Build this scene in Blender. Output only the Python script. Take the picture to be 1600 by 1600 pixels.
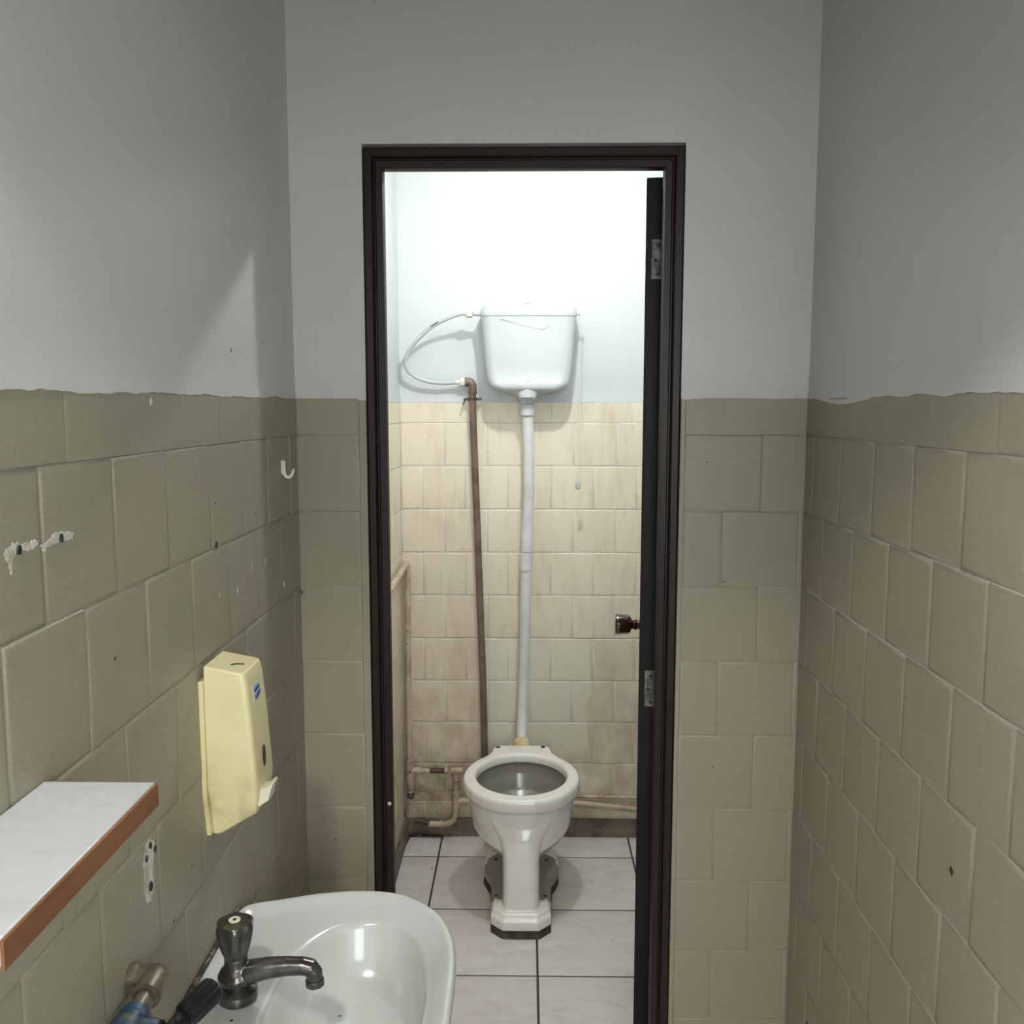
import bpy, bmesh, math, random
from mathutils import Vector, Matrix, noise
random.seed(7)
for o in list(bpy.data.objects): bpy.data.objects.remove(o)
S = bpy.context.scene; COL = S.collection

# ---------------------------------------------------------------- camera, light, exposure
cam_d = bpy.data.cameras.new('camera'); cam = bpy.data.objects.new('camera', cam_d); COL.objects.link(cam)
cam_d.sensor_width = 36; cam_d.lens = 36*1435/1600; cam_d.clip_start = .02
cam.location = (0, 0, 1.59)
cam.rotation_euler = (math.radians(90-6.52), 0, math.radians(.88))
S.camera = cam
S.view_settings.view_transform = 'Standard'; S.view_settings.look = 'None'
S.view_settings.gamma = 1; S.view_settings.use_curve_mapping = False
S.view_settings.exposure = .48
w = bpy.data.worlds.new('world'); S.world = w; w.use_nodes = True
w.node_tree.nodes['Background'].inputs[0].default_value = (.9, .95, 1, 1)
w.node_tree.nodes['Background'].inputs[1].default_value = .05
def lamp(name, loc, power, r, col):
    l = bpy.data.lights.new(name, 'POINT'); l.energy = power; l.shadow_soft_size = r; l.color = col
    o = bpy.data.objects.new(name, l); o.location = loc; COL.objects.link(o); return o
WC_LAMP = (.068, 2.38, 2.36); HALL_LAMP = (-.35, -.10, 2.37)
lamp('toilet_lamp_light', WC_LAMP, 19, .022, (.975, .99, .985))
lamp('hall_lamp_light', HALL_LAMP, 33, .05, (1, .985, .96))
al = bpy.data.lights.new('hall_fill_light', 'AREA'); al.shape = 'RECTANGLE'; al.size = .8; al.size_y = 1.0; al.energy = 16; al.color = (.95, 1, 1)  # added soft fill from behind the camera, no known source there
ao = bpy.data.objects.new('hall_fill_light', al); ao.location = (.48, -1.19, 1.55); ao.rotation_euler = (math.radians(90), 0, 0); COL.objects.link(ao)

# ---------------------------------------------------------------- materials
def srgb(r, g, b):
    f = lambda c: (c/255/12.92) if c/255 <= .04045 else ((c/255+.055)/1.055)**2.4
    return (f(r), f(g), f(b), 1)
class N:
    def __init__(s, name, rough=.5, metal=0, base=(.8, .8, .8, 1), spec=.5, coat=0):
        s.m = bpy.data.materials.new(name); s.m.use_nodes = True; s.t = s.m.node_tree
        s.b = s.t.nodes['Principled BSDF']
        s.b.inputs['Base Color'].default_value = base; s.b.inputs['Roughness'].default_value = rough
        s.b.inputs['Metallic'].default_value = metal; s.b.inputs['Specular IOR Level'].default_value = spec
        s.b.inputs['Coat Weight'].default_value = coat
        s.tc = s.t.nodes.new('ShaderNodeTexCoord'); s.cur = None; s.base = base
    def L(s, a, b): s.t.links.new(a, b)
    def noise(s, scale, detail=4, vscale=(1, 1, 1), dist=0, rough=.5):
        mp = s.t.nodes.new('ShaderNodeMapping'); mp.inputs['Scale'].default_value = vscale
        s.L(s.tc.outputs['Object'], mp.inputs['Vector'])
        n = s.t.nodes.new('ShaderNodeTexNoise'); n.inputs['Scale'].default_value = scale
        n.inputs['Detail'].default_value = detail; n.inputs['Distortion'].default_value = dist
        n.inputs['Roughness'].default_value = rough
        s.L(mp.outputs[0], n.inputs['Vector']); return n.outputs['Fac']
    def ramp(s, v, a, b, c0=0., c1=1.):
        r = s.t.nodes.new('ShaderNodeMapRange'); r.inputs[1].default_value = a; r.inputs[2].default_value = b
        r.inputs[3].default_value = c0; r.inputs[4].default_value = c1
        s.L(v, r.inputs[0]); return r.outputs[0]
    def math(s, op, a, b):
        n = s.t.nodes.new('ShaderNodeMath'); n.operation = op
        for i, v in enumerate((a, b)):
            if isinstance(v, (int, float)): n.inputs[i].default_value = v
            else: s.L(v, n.inputs[i])
        return n.outputs[0]
    def xyz(s):
        n = s.t.nodes.new('ShaderNodeSeparateXYZ'); s.L(s.tc.outputs['Object'], n.inputs[0]); return n.outputs
    def mix(s, fac, col):
        n = s.t.nodes.new('ShaderNodeMix'); n.data_type = 'RGBA'
        if isinstance(fac, (int, float)): n.inputs[0].default_value = fac
        else: s.L(fac, n.inputs[0])
        if s.cur is None: n.inputs[6].default_value = s.base
        else: s.L(s.cur, n.inputs[6])
        n.inputs[7].default_value = col
        s.cur = n.outputs[2]; s.L(s.cur, s.b.inputs['Base Color']); return s
    def bump(s, h, strength=.2, dist=.001):
        n = s.t.nodes.new('ShaderNodeBump'); n.inputs['Strength'].default_value = strength
        n.inputs['Distance'].default_value = dist; s.L(h, n.inputs['Height'])
        s.L(n.outputs[0], s.b.inputs['Normal']); return s
    def rough(s, v): s.L(v, s.b.inputs['Roughness']); return s

def plaster(name, base, stain, specks=True):
    n = N(name, .42, base=base)
    n.mix(n.ramp(n.noise(2.2, 5), .42, .75, 0, .35), stain)
    n.mix(n.ramp(n.noise(160, 2), .2, .8, 0, .25), stain)
    if specks: n.mix(n.ramp(n.noise(48, 2), .79, .80, 0, .6), srgb(130, 122, 110))
    h = n.math('ADD', n.noise(14, 6), n.math('MULTIPLY', n.noise(120, 3), .25))
    n.bump(h, .20, .005); return n.m
M = {}
M['plaster'] = plaster('hall_plaster', srgb(204, 202, 199), srgb(190, 187, 182))
M['plaster_wc'] = plaster('toilet_plaster', srgb(206, 210, 210), srgb(196, 200, 199))
n = N('painted_tile', .46, base=srgb(157, 150, 130))
n.mix(n.ramp(n.noise(3, 5), .35, .7, 0, .5), srgb(152, 142, 126))
n.mix(n.ramp(n.noise(220, 2), .3, .8, 0, .4), srgb(130, 122, 104))
n.mix(n.ramp(n.noise(60, 3), .78, .79, 0, .8), srgb(90, 84, 70))
n.bump(n.math('ADD', n.noise(30, 5), n.math('MULTIPLY', n.noise(260, 2), .2)), .25, .003); M['tile'] = n.m
def tile_wc(name, clean):
    n = N(name, .33, base=srgb(234, 224, 202))
    n.mix(n.ramp(n.noise(5, 4, (1.3, 1.3, .35)), .38, .72, 0, .75), srgb(219, 204, 180))
    n.mix(n.ramp(n.noise(26, 5, (1.5, 1.5, .25)), .52, .78, 0, .38), srgb(188, 168, 142))
    n.mix(n.ramp(n.noise(90, 3), .64, .8, 0, .35), srgb(175, 150, 122))
    x, y, z = n.xyz()
    low = n.ramp(z, .95, .15, 0, 1)
    n.mix(n.math('MULTIPLY', n.math('MULTIPLY', low, n.ramp(n.noise(11, 6), .35, .6)), .62), srgb(176, 148, 118))
    if clean:      # the lighter wiped area beside the flush pipe
        wob = n.math('MULTIPLY', n.math('SUBTRACT', n.noise(7, 3), .5), .09)
        xa = n.math('ADD', x, wob); za = n.math('ADD', z, wob)
        box = n.math('MULTIPLY', n.math('MULTIPLY', n.ramp(xa, .225, .235, 1, 0), n.ramp(xa, -.145, -.14)), n.math('MULTIPLY', n.ramp(za, .735, .745, 1, 0), n.ramp(za, .30, .36)))
        n.mix(n.math('MULTIPLY', box, .8), srgb(226, 223, 204))
        # grime in the corner round the pipe loop
        g = n.math('MULTIPLY', n.math('MULTIPLY', n.ramp(x, -.19, -.30), n.ramp(z, .36, .26)), n.ramp(n.noise(24, 6, rough=.7), .38, .58))
        n.mix(n.math('MULTIPLY', g, .5), srgb(96, 82, 62))
    n.bump(n.noise(40, 4), .2, .002); return n.m
M['tile_wc'] = tile_wc('cream_toilet_tile', True); M['tile_wc_side'] = tile_wc('cream_side_tile', False)
n = N('hall_grout', .8, base=srgb(120, 108, 88)); M['grout'] = n.m  # plain brown grout colour
n = N('toilet_grout', .8, base=srgb(176, 158, 126)); n.mix(n.ramp(n.noise(20, 4), .4, .6), srgb(140, 116, 86)); M['grout_wc'] = n.m
n = N('floor_tile', .32, base=srgb(222, 214, 210))
n.mix(n.ramp(n.noise(7, 8, (1, 2.2, 1), 1.2), .4, .65, 0, .7), srgb(205, 195, 191))
n.mix(n.ramp(n.noise(28, 6, (1, 1, 1), .8), .5, .7, 0, .5), srgb(228, 223, 220))
n.mix(n.ramp(n.noise(33, 2), .765, .775), srgb(60, 52, 46)); n.bump(n.noise(60, 3), .1, .001); M['floor'] = n.m
n = N('floor_grout', .9, base=srgb(70, 65, 60)); M['fgrout'] = n.m
n = N('skirting_paint', .5, base=srgb(128, 116, 100)); n.mix(n.ramp(n.noise(12, 5), .4, .65), srgb(96, 84, 70))
x, y, z = n.xyz(); n.mix(n.ramp(n.noise(30, 6), .55, .65, 0, .7), srgb(48, 40, 30)); M['skirt'] = n.m
n = N('dark_brown_gloss', .42, base=srgb(36, 23, 20), spec=.3); n.mix(n.ramp(n.noise(5, 5, (8, 8, .8)), .35, .7), srgb(30, 21, 20)); n.bump(n.noise(9, 5, (12, 12, .6)), .25, .002); M['frame'] = n.m
n = N('dark_door_paint', .5, base=srgb(20, 16, 18), spec=.25); n.bump(n.noise(9, 5, (12, 12, .6)), .25, .002); M['leaf'] = n.m
def porcelain(name, base, stain, r=.12, amt=.5):
    n = N(name, r, base=base, coat=.4); n.mix(n.ramp(n.noise(6, 5), .45, .75, 0, amt), stain)
    n.mix(n.ramp(n.noise(55, 3), .765, .775), srgb(80, 74, 66)); return n
M['porc'] = porcelain('porcelain', srgb(205, 207, 202), srgb(190, 190, 180), .17).m
n = porcelain('toilet_porcelain', srgb(236, 233, 225), srgb(222, 216, 204), .2)
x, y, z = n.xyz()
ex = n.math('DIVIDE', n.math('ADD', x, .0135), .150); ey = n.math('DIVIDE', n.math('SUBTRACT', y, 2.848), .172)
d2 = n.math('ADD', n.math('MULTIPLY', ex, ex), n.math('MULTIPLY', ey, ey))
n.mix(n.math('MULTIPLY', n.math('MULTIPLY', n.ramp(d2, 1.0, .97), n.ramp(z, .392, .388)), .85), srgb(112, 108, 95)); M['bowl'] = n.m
n = N('white_plastic', .3, base=srgb(192, 196, 197)); n.mix(n.ramp(n.noise(5, 3), .4, .7, 0, .4), srgb(184, 188, 189)); M['plastic'] = n.m
n = N('pipe_plastic', .35, base=srgb(222, 223, 222)); n.mix(n.ramp(n.noise(9, 5), .45, .7, 0, .5), srgb(188, 186, 180)); M['pipe'] = n.m
n = N('yellowed_rubber', .5, base=srgb(214, 200, 158)); n.mix(n.ramp(n.noise(20), .4, .6), srgb(196, 180, 136)); M['rubber'] = n.m
n = N('brown_pipe_paint', .42, base=srgb(124, 104, 92)); n.mix(n.ramp(n.noise(14, 4), .45, .65), srgb(94, 76, 66)); M['brown'] = n.m
n = N('cream_pipe_paint', .4, base=srgb(200, 184, 160)); n.mix(n.ramp(n.noise(18, 5), .42, .66), srgb(168, 148, 122))
n.mix(n.ramp(n.noise(60, 5), .6, .68, 0, .8), srgb(92, 78, 60)); M['cpipe'] = n.m
n = N('bare_dark_copper', .5, .3, base=srgb(92, 70, 60)); n.mix(n.ramp(n.noise(40), .4, .6), srgb(60, 48, 42)); M['copper'] = n.m
n = N('dark_clip', .5, .4, base=srgb(66, 62, 58)); n.mix(n.ramp(n.noise(60), .4, .6), srgb(90, 84, 78)); M['clip'] = n.m
n = N('black_mould', .7, base=srgb(36, 33, 28)); n.mix(n.ramp(n.noise(80, 5), .5, .65), srgb(120, 112, 98)); M['mould'] = n.m
n = N('mortar', .9, base=srgb(58, 52, 42)); n.mix(n.ramp(n.noise(40, 5), .4, .6), srgb(78, 72, 56)); n.bump(n.noise(60, 4), .6, .004); M['mortar'] = n.m
n = N('worn_chrome', .24, .85, base=srgb(112, 110, 109)); n.mix(n.ramp(n.noise(18, 6), .42, .64), srgb(88, 82, 75)); n.rough(n.ramp(n.noise(30, 5), .3, .7, .14, .4)); M['chrome'] = n.m
n = N('hinge_metal', .45, .6, base=srgb(120, 124, 124)); n.mix(n.ramp(n.noise(60, 4), .4, .6), srgb(84, 84, 82)); M['hinge'] = n.m
n = N('screw_dark', .6, .5, base=srgb(46, 44, 42)); n.mix(.3, srgb(60, 56, 52)); M['screw'] = n.m
n = N('amber_knob', .12, base=srgb(66, 34, 14), coat=.8); n.mix(n.ramp(n.noise(30, 3), .4, .6), srgb(44, 22, 10)); M['knob'] = n.m
n = N('yellowed_cream_plastic', .36, base=srgb(224, 213, 166))
x, y, z = n.xyz()
n.mix(n.math('MULTIPLY', n.ramp(n.noise(26, 6, (1, 1, .7)), .45, .68), n.ramp(z, 1.09, 1.03, .1, .6)), srgb(160, 146, 104)); n.bump(n.noise(260, 2), .12, .001); M['cream'] = n.m
n = N('pale_lever_plastic', .35, base=srgb(222, 218, 196)); n.mix(n.ramp(n.noise(40), .4, .7, 0, .4), srgb(190, 184, 160)); M['lever'] = n.m
n = N('slot_dark', .4, base=srgb(58, 50, 48)); n.mix(.3, srgb(40, 36, 34)); M['slot'] = n.m
n = N('sticker_paper', .4, base=srgb(196, 204, 200)); n.mix(n.ramp(n.noise(90), .5, .7, 0, .5), srgb(170, 180, 180)); M['sticker'] = n.m
n = N('blue_ink', .5, base=srgb(44, 84, 128)); n.mix(.2, srgb(30, 60, 110)); M['ink'] = n.m
n = N('dark_ink', .5, base=srgb(40, 40, 38)); n.mix(.2, srgb(30, 30, 30)); M['dark'] = n.m
n = N('white_laminate', .2, base=srgb(192, 193, 192)); n.mix(n.ramp(n.noise(4, 6, (1, 3, 1), 2), .5, .62, 0, .35), srgb(180, 177, 173)); n.rough(n.ramp(n.noise(12, 4), .3, .7, .16, .3)); M['lam'] = n.m
n = N('brown_edge_wood', .45, base=srgb(134, 90, 58)); n.mix(n.ramp(n.noise(12, 5, (1, .3, 2)), .4, .65), srgb(106, 68, 42)); M['wood'] = n.m
n = N('white_hook_plastic', .3, base=srgb(232, 226, 210)); n.mix(n.ramp(n.noise(60), .5, .7, 0, .3), srgb(210, 204, 186)); M['hook'] = n.m
n = N('chipped_plaster', .9, base=srgb(206, 202, 190)); n.mix(n.ramp(n.noise(60, 5), .45, .6), srgb(176, 170, 152)); n.bump(n.noise(160, 4), .6, .003); M['chip'] = n.m
n = N('plug_green', .6, base=srgb(54, 72, 66)); n.mix(n.ramp(n.noise(90), .4, .6), srgb(26, 30, 28)); M['plug'] = n.m
n = N('old_brass', .38, .2, base=srgb(132, 122, 102)); n.mix(n.ramp(n.noise(40, 5), .42, .6), srgb(96, 88, 68)); M['brass'] = n.m
n = N('blue_valve_paint', .45, base=srgb(52, 82, 112)); n.mix(n.ramp(n.noise(70, 5), .52, .64), srgb(104, 100, 84)); n.mix(n.ramp(n.noise(25, 4), .5, .7), srgb(34, 58, 92)); M['blue'] = n.m
n = N('black_plastic', .3, base=srgb(26, 28, 34)); n.mix(n.ramp(n.noise(60), .4, .7), srgb(18, 18, 22)); M['black'] = n.m
n = N('water', .05, base=srgb(120, 120, 108)); n.mix(.3, srgb(100, 98, 84)); M['water'] = n.m
n = N('lamp_glow', .4, base=(1, 1, 1, 1)); n.b.inputs['Emission Color'].default_value = (.95, 1, 1, 1); n.b.inputs['Emission Strength'].default_value = 4; M['glow'] = n.m

# ---------------------------------------------------------------- helpers
class MB:
    def __init__(s): s.v = []; s.f = []; s.mi = []
    def add(s, vs, fs, mi=0):
        b = len(s.v); s.v += [tuple(v) for v in vs]; s.f += [tuple(i+b for i in f) for f in fs]; s.mi += [mi]*len(fs); return s
    def box(s, a, b, mi=0):
        x0, y0, z0 = a; x1, y1, z1 = b
        return s.add([(x0, y0, z0), (x1, y0, z0), (x1, y1, z0), (x0, y1, z0), (x0, y0, z1), (x1, y0, z1), (x1, y1, z1), (x0, y1, z1)],
                     [(0, 3, 2, 1), (4, 5, 6, 7), (0, 1, 5, 4), (1, 2, 6, 5), (2, 3, 7, 6), (3, 0, 4, 7)], mi)
    def rings(s, rings, cap0=True, cap1=True, mi=0):
        n = len(rings[0]); b = len(s.v); fs = []
        for r in rings: s.v += [tuple(p) for p in r]
        for k in range(len(rings)-1):
            for i in range(n):
                j = (i+1) % n; fs.append((b+k*n+i, b+k*n+j, b+(k+1)*n+j, b+(k+1)*n+i))
        if cap0: fs.append(tuple(b+i for i in range(n))[::-1])
        if cap1: fs.append(tuple(b+(len(rings)-1)*n+i for i in range(n)))
        s.f += fs; s.mi += [mi]*len(fs); return s
    def tube(s, pts, r, seg=16, mi=0, smooth=0):
        pts = [Vector(p) for p in pts]
        rs = list(r) if isinstance(r, (list, tuple)) else [r]*len(pts)
        if smooth:
            q = []; qr = []; P = [pts[0]*2-pts[1]] + pts + [pts[-1]*2-pts[-2]]
            for i in range(1, len(P)-2):
                for k in range(smooth):
                    t = k/smooth; a, b, c, d = P[i-1:i+3]
                    q.append(.5*((2*b)+(c-a)*t+(2*a-5*b+4*c-d)*t*t+(-a+3*b-3*c+d)*t**3)); qr.append(rs[i-1]*(1-t)+rs[i]*t)
            q.append(pts[-1]); qr.append(rs[-1]); pts, rs = q, qr
        rings = []; up = None
        for i, p in enumerate(pts):
            t = (pts[min(i+1, len(pts)-1)]-pts[max(i-1, 0)]).normalized()
            if up is None:
                up = Vector((0, 0, 1)) if abs(t.z) < .9 else Vector((0, 1, 0))
            a = t.cross(up).normalized(); up = a.cross(t).normalized()
            rings.append([p+a*math.cos(2*math.pi*k/seg)*rs[i]+up*math.sin(2*math.pi*k/seg)*rs[i] for k in range(seg)])
        return s.rings(rings, mi=mi)
    def lathe(s, prof, loc, axis=(0, 0, 1), seg=32, mi=0, lobe=None):
        ax = Vector(axis).normalized(); u = ax.orthogonal().normalized(); v = ax.cross(u); loc = Vector(loc); rings = []
        for k_, (r, h) in enumerate(prof):
            rr = []
            for k in range(seg):
                th = 2*math.pi*k/seg; q = r*(1+(lobe[k_]*math.cos(6*th) if lobe else 0))
                rr.append(loc+ax*h+u*math.cos(th)*q+v*math.sin(th)*q)
            rings.append(rr)
        return s.rings(rings, mi=mi)
    def build(s, name, mats, parent=None, bevel=0, seg=2, smooth=35, fix=True):
        me = bpy.data.meshes.new(name); me.from_pydata(s.v, [], s.f)
        if not isinstance(mats, (list, tuple)): mats = [mats]
        for m in mats: me.materials.append(m)
        for i, p in enumerate(me.polygons): p.material_index = s.mi[i]
        if fix:
            bm = bmesh.new(); bm.from_mesh(me); bmesh.ops.recalc_face_normals(bm, faces=bm.faces); bm.to_mesh(me); bm.free()
        o = bpy.data.objects.new(name, me); COL.objects.link(o)
        if smooth:
            me.polygons.foreach_set('use_smooth', [True]*len(me.polygons))
            me.set_sharp_from_angle(angle=math.radians(smooth))
        if bevel:
            b = o.modifiers.new('b', 'BEVEL'); b.width = bevel; b.segments = seg; b.limit_method = 'ANGLE'; b.angle_limit = math.radians(30)
            b.harden_normals = False
        if parent:
            o.parent = parent; wm = Vector((0, 0, 0)); p = parent
            while p: wm += p.location; p = p.parent
            o.location = -wm
        return o
def thing(name, label, cat, loc):
    o = bpy.data.objects.new(name, None); o.empty_display_size = .05; COL.objects.link(o); o.location = loc
    o['label'] = label; o['category'] = cat; return o
def tag(o, label, cat): o['label'] = label; o['category'] = cat; return o
def struct(o): o['kind'] = 'structure'; return o
def ell(cx, cy, ax, bf, bb, z, n=64, p=2.0):
    r = []
    for k in range(n):
        t = 2*math.pi*k/n; c, s_ = math.cos(t), math.sin(t)
        e = 2/p; x = ax*abs(c)**e*(1 if c > 0 else -1); b = bb if s_ > 0 else bf; y = b*abs(s_)**e*(1 if s_ > 0 else -1)
        r.append(Vector((cx+x, cy+y, z)))
    return r
def polar(pts, c, n=64):
    """closed outline pts (x,y) resampled by equal angles about c, starting at +X"""
    out = []; m = len(pts)
    for k in range(n):
        t = 2*math.pi*k/n; d = Vector((math.cos(t), math.sin(t))); best = None
        for i in range(m):
            a = Vector(pts[i])-Vector(c); b = Vector(pts[(i+1) % m])-Vector(c); e = b-a
            den = d.x*(-e.y)+d.y*e.x
            if abs(den) < 1e-12: continue
            rr = (a.x*(-e.y)+a.y*e.x)/den; s_ = (d.x*a.y-d.y*a.x)/den
            if rr > 0 and -1e-6 <= s_ <= 1+1e-6: best = rr if best is None else max(best, rr)
        out.append((t, best))
    return out
def ring_from(pol, c, sc, z, dx=0, dy=0):
    return [Vector((c[0]+dx+math.cos(t)*r*sc, c[1]+dy+math.sin(t)*r*sc, z)) for t, r in pol]

# ---------------------------------------------------------------- setting
XL, XR, YM, YB, XW = -.462, .560, 1.85, 3.273, -.447
CE = 2.50; T = .065; TP = .0025
def wallbox(name, boxes, mat, parent=None):
    mb = MB()
    for a, b in boxes: mb.box(a, b)
    return struct(mb.build(name, mat, parent, smooth=0))
w_left = wallbox('wall_left', [((XL-TP-T, .50, 0), (XL-TP, YM+T, CE))], M['plaster'])
w_right = wallbox('wall_right', [((XR+TP, .50, 0), (XR+TP+T, YM+T, CE))], M['plaster'])
w_mid = wallbox('wall_middle', [((XL-TP, YM+TP, 0), (-.3215, YM+T, CE)), ((.309, YM+TP, 0), (XR+TP, YM+T, CE)), ((-.3215, YM+TP, 2.099), (.309, YM+T, CE))], M['plaster'])
w_back = wallbox('wall_back', [((XW-TP-T, YB+TP, 0), (XR+TP+T, YB+TP+T, CE))], M['plaster_wc'])
w_wl = wallbox('wall_toilet_left', [((XW-TP-T, YM+T, 0), (XW-TP, YB+TP, CE))], M['plaster_wc'])
w_wr = wallbox('wall_toilet_right', [((XR+TP, YM+T, 0), (XR+TP+T, YB+TP, CE))], M['plaster_wc'])
# white lining of the middle wall on the toilet side
w_ml = wallbox('wall_toilet_front', [((XW-TP, YM+T, 0), (-.3215, YM+T+.012, CE)), ((.309, YM+T, 0), (XR+TP, YM+T+.012, CE)), ((-.3215, YM+T, 2.099), (.309, YM+T+.012, CE))], M['plaster_wc'])
w_entry = wallbox('wall_entry', [((-1.0, .40, 0), (-.468, .50, CE)), ((.566, .40, 0), (1.1, .50, CE)), ((-.468, .40, 2.06), (.566, .50, CE))], M['plaster'])
wallbox('wall_hall_left', [((-1.1, -1.2, 0), (-1.0, .50, CE))], M['plaster_wc'])
wallbox('wall_hall_right', [((1.0, -1.2, 0), (1.1, .40, CE))], M['plaster_wc'])
wallbox('wall_hall_rear', [((-1.1, -1.3, 0), (.06, -1.2, CE)), ((.90, -1.3, 0), (1.1, -1.2, CE)), ((.06, -1.3, 0), (.90, -1.2, 1.03)), ((.06, -1.3, 2.07), (.90, -1.2, CE))], M['plaster_wc'])
mb = MB()
for a, b in (((.06, -1.27, 1.03), (.10, -1.22, 2.07)), ((.86, -1.27, 1.03), (.90, -1.22, 2.07)), ((.10, -1.27, 1.03), (.86, -1.22, 1.07)), ((.10, -1.27, 2.03), (.86, -1.22, 2.07)), ((.465, -1.265, 1.07), (.495, -1.225, 2.03))): mb.box(a, b)
struct(mb.build('added_window_1', M['plastic']))  # unseen window frame, invented to go round the fill light
wallbox('ceiling', [((-1.1, -1.3, CE), (1.1, YB+TP+T, CE+.08))], M['plaster_wc'])

def cuts(lo, hi, j0, pitch):
    k0 = math.floor((lo-j0)/pitch)-1; c = [lo]
    for k in range(k0, k0+40):
        x = j0+k*pitch
        if x > lo+.012 and x < hi-.012: c.append(x)
    return c+[hi]
def relief(mb, x0, x1, y0, y1, f, rim, wide, dep, h0=.002):
    """one cushion-edged tile in plane coords (u,v) -> f(u,v,depth)"""
    prof = [(.0, h0-dep), (rim, h0-dep*.75), (rim+.0012, h0-dep*.25), (wide, h0-.0001), (wide+.003, h0)]
    tu, tv = random.uniform(-.0007, .0007), random.uniform(-.0007, .0007)
    rings = []
    for ins, h in prof:
        r = []
        for cx_, cy_, a, b in ((x0, y0, 1, 1), (x1, y0, -1, 1), (x1, y1, -1, -1), (x0, y1, 1, -1)):
            dd = 0 if ins == 0 else (tu*(1 if a > 0 else -1)+tv*(1 if b > 0 else -1))
            r.append(f(cx_+a*ins, cy_+b*ins, h+dd*.8))
        rings.append(r)
    mb.rings(rings, cap0=False, cap1=True)
ROWS = [.0, .13, .279, .436, .593, .752, .911, 1.068, 1.225, 1.380, 1.535, 1.607]
def tiles(name, parent, lo, hi, f, jA, jB, mat, pitch=.1545, zlo=0., rim=.001, wide=.006, dep=.0024, jC=None):
    mb = MB()
    for i in range(len(ROWS)-1):
        z0, z1 = max(ROWS[i], zlo), ROWS[i+1]
        if z1 <= z0+.01: continue
        odd = (len(ROWS)-2-i) % 2 == 1
        j = jA if odd else jB
        if i == len(ROWS)-2 and jC is not None: j = jC
        cs = cuts(lo, hi, j, pitch)
        for a, b in zip(cs, cs[1:]):
            relief(mb, a, b, z0, z1, f, rim, wide, dep if i < len(ROWS)-2 else dep*.15)
    # top ledge closing the panel against the plaster
    nst = max(6, int((hi-lo)/.02)); zt = ROWS[-1]
    vs = []
    for k in range(nst+1):
        u = lo+(hi-lo)*k/nst
        vs += [f(u, zt-.0005, .0002), f(u, zt+.0015, -TP-.001)]
    mb.add(vs, [(2*k, 2*k+2, 2*k+3, 2*k+1) for k in range(nst)])
    o = mb.build(name, mat, parent, smooth=50); return struct(o)
fL = lambda u, v, d: (XL-.002+d, u, v); fR = lambda u, v, d: (XR+.002-d, u, v)
fM = lambda u, v, d: (u, YM+.002-d, v); fB = lambda u, v, d: (u, YB+.002-d, v)
fW = lambda u, v, d: (XW-.002+d, u, v)
tiles('tile_panel', w_left, .50, YM+.004, fL, 1.635, 1.5565, M['tile'], jC=1.69)
tiles('tile_panel', w_right, .50, YM+.004, fR, 1.643, 1.567, M['tile'], wide=.0085, dep=.003)
tiles('tile_panel', w_mid, XL-.004, -.337, fM, -1, -1, M['tile'], pitch=9, wide=.004, dep=.0018)
tiles('tile_panel', w_mid, .319, XR+.004, fM, .474, .397, M['tile'], wide=.004, dep=.0018)
mg = MB(); mg.box((-.337, YM+.0005, 0), (-.3215, YM+.006, ROWS[-1]-.004)); mg.box((.309, YM+.0005, 0), (.319, YM+.006, ROWS[-1]))
struct(mg.build('tile_margin', M['tile'], w_mid, bevel=.0015))
tiles('tile_panel', w_back, XW, XR, fB, .0155, -.064, M['tile_wc'], pitch=.1535, zlo=.02, wide=.005, dep=.003)
tiles('tile_panel', w_wl, YM+T, YB, fW, 3.20, 3.12, M['tile_wc_side'], zlo=.02, wide=.005, dep=.003)
# ragged plaster lip over the tile tops
def lip(parent, lo, hi, f, mat, seed, amp=.004, bulge=None):
    mb = MB(); nst = int((hi-lo)/.008)+2; rings = []
    for k in range(nst+1):
        u = lo+(hi-lo)*k/nst
        zb = 1.6065 + amp*(noise.noise(Vector((u*14, seed, 0)))+.5*noise.noise(Vector((u*50, seed, 3))))
        if bulge and bulge[0] < u < bulge[1]: zb -= bulge[2]*math.sin(math.pi*(u-bulge[0])/(bulge[1]-bulge[0]))
        th = .0012+.0006*noise.noise(Vector((u*22, seed, 9)))
        rings.append([f(u, zb, -.002), f(u, zb, .0018+th), f(u, zb+.004, .0014+th), f(u, zb+.014, .0012), f(u, zb+.05, -TP+.0023), f(u, zb+.05, -TP-.001)])
    mb.rings(rings); return struct(mb.build('plaster_lip', mat, parent, smooth=60))
lip(w_left, .52, YM-.002, fL, M['plaster'], 1.3)
lip(w_right, .52, YM-.002, fR, M['plaster'], 5.1, bulge=(1.50, 1.80, .011))
lip(w_mid, XL, -.324, fM, M['plaster'], 8.2, .003); lip(w_mid, .311, XR, fM, M['plaster'], 9.4, .003)
lip(w_back, XW, XR, fB, M['plaster_wc'], 12.1, .003); lip(w_wl, YM+T+.02, YB-.002, fW, M['plaster_wc'], 15.7, .003)

# floor: grout bed with raised tiles
fl = MB(); fl.box((-1.1, -1.3, -.10), (1.1, YB+TP+T, -.0015), 1)
xs = cuts(-1.0, 1.0, .035, .345); ys = cuts(-1.2, YB, 3.107, .3435)
for a, b in zip(xs, xs[1:]):
    for c_, d_ in zip(ys, ys[1:]):
        g = .0032; r = []
        for ins, h in ((g, -.0016), (g+.0008, -.0003), (g+.002, 0)):
            r.append([(a+ins, c_+ins, h), (b-ins, c_+ins, h), (b-ins, d_-ins, h), (a+ins, d_-ins, h)])
        fl.rings(r, cap0=False)
struct(fl.build('floor', [M['floor'], M['fgrout']], smooth=50))
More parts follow.
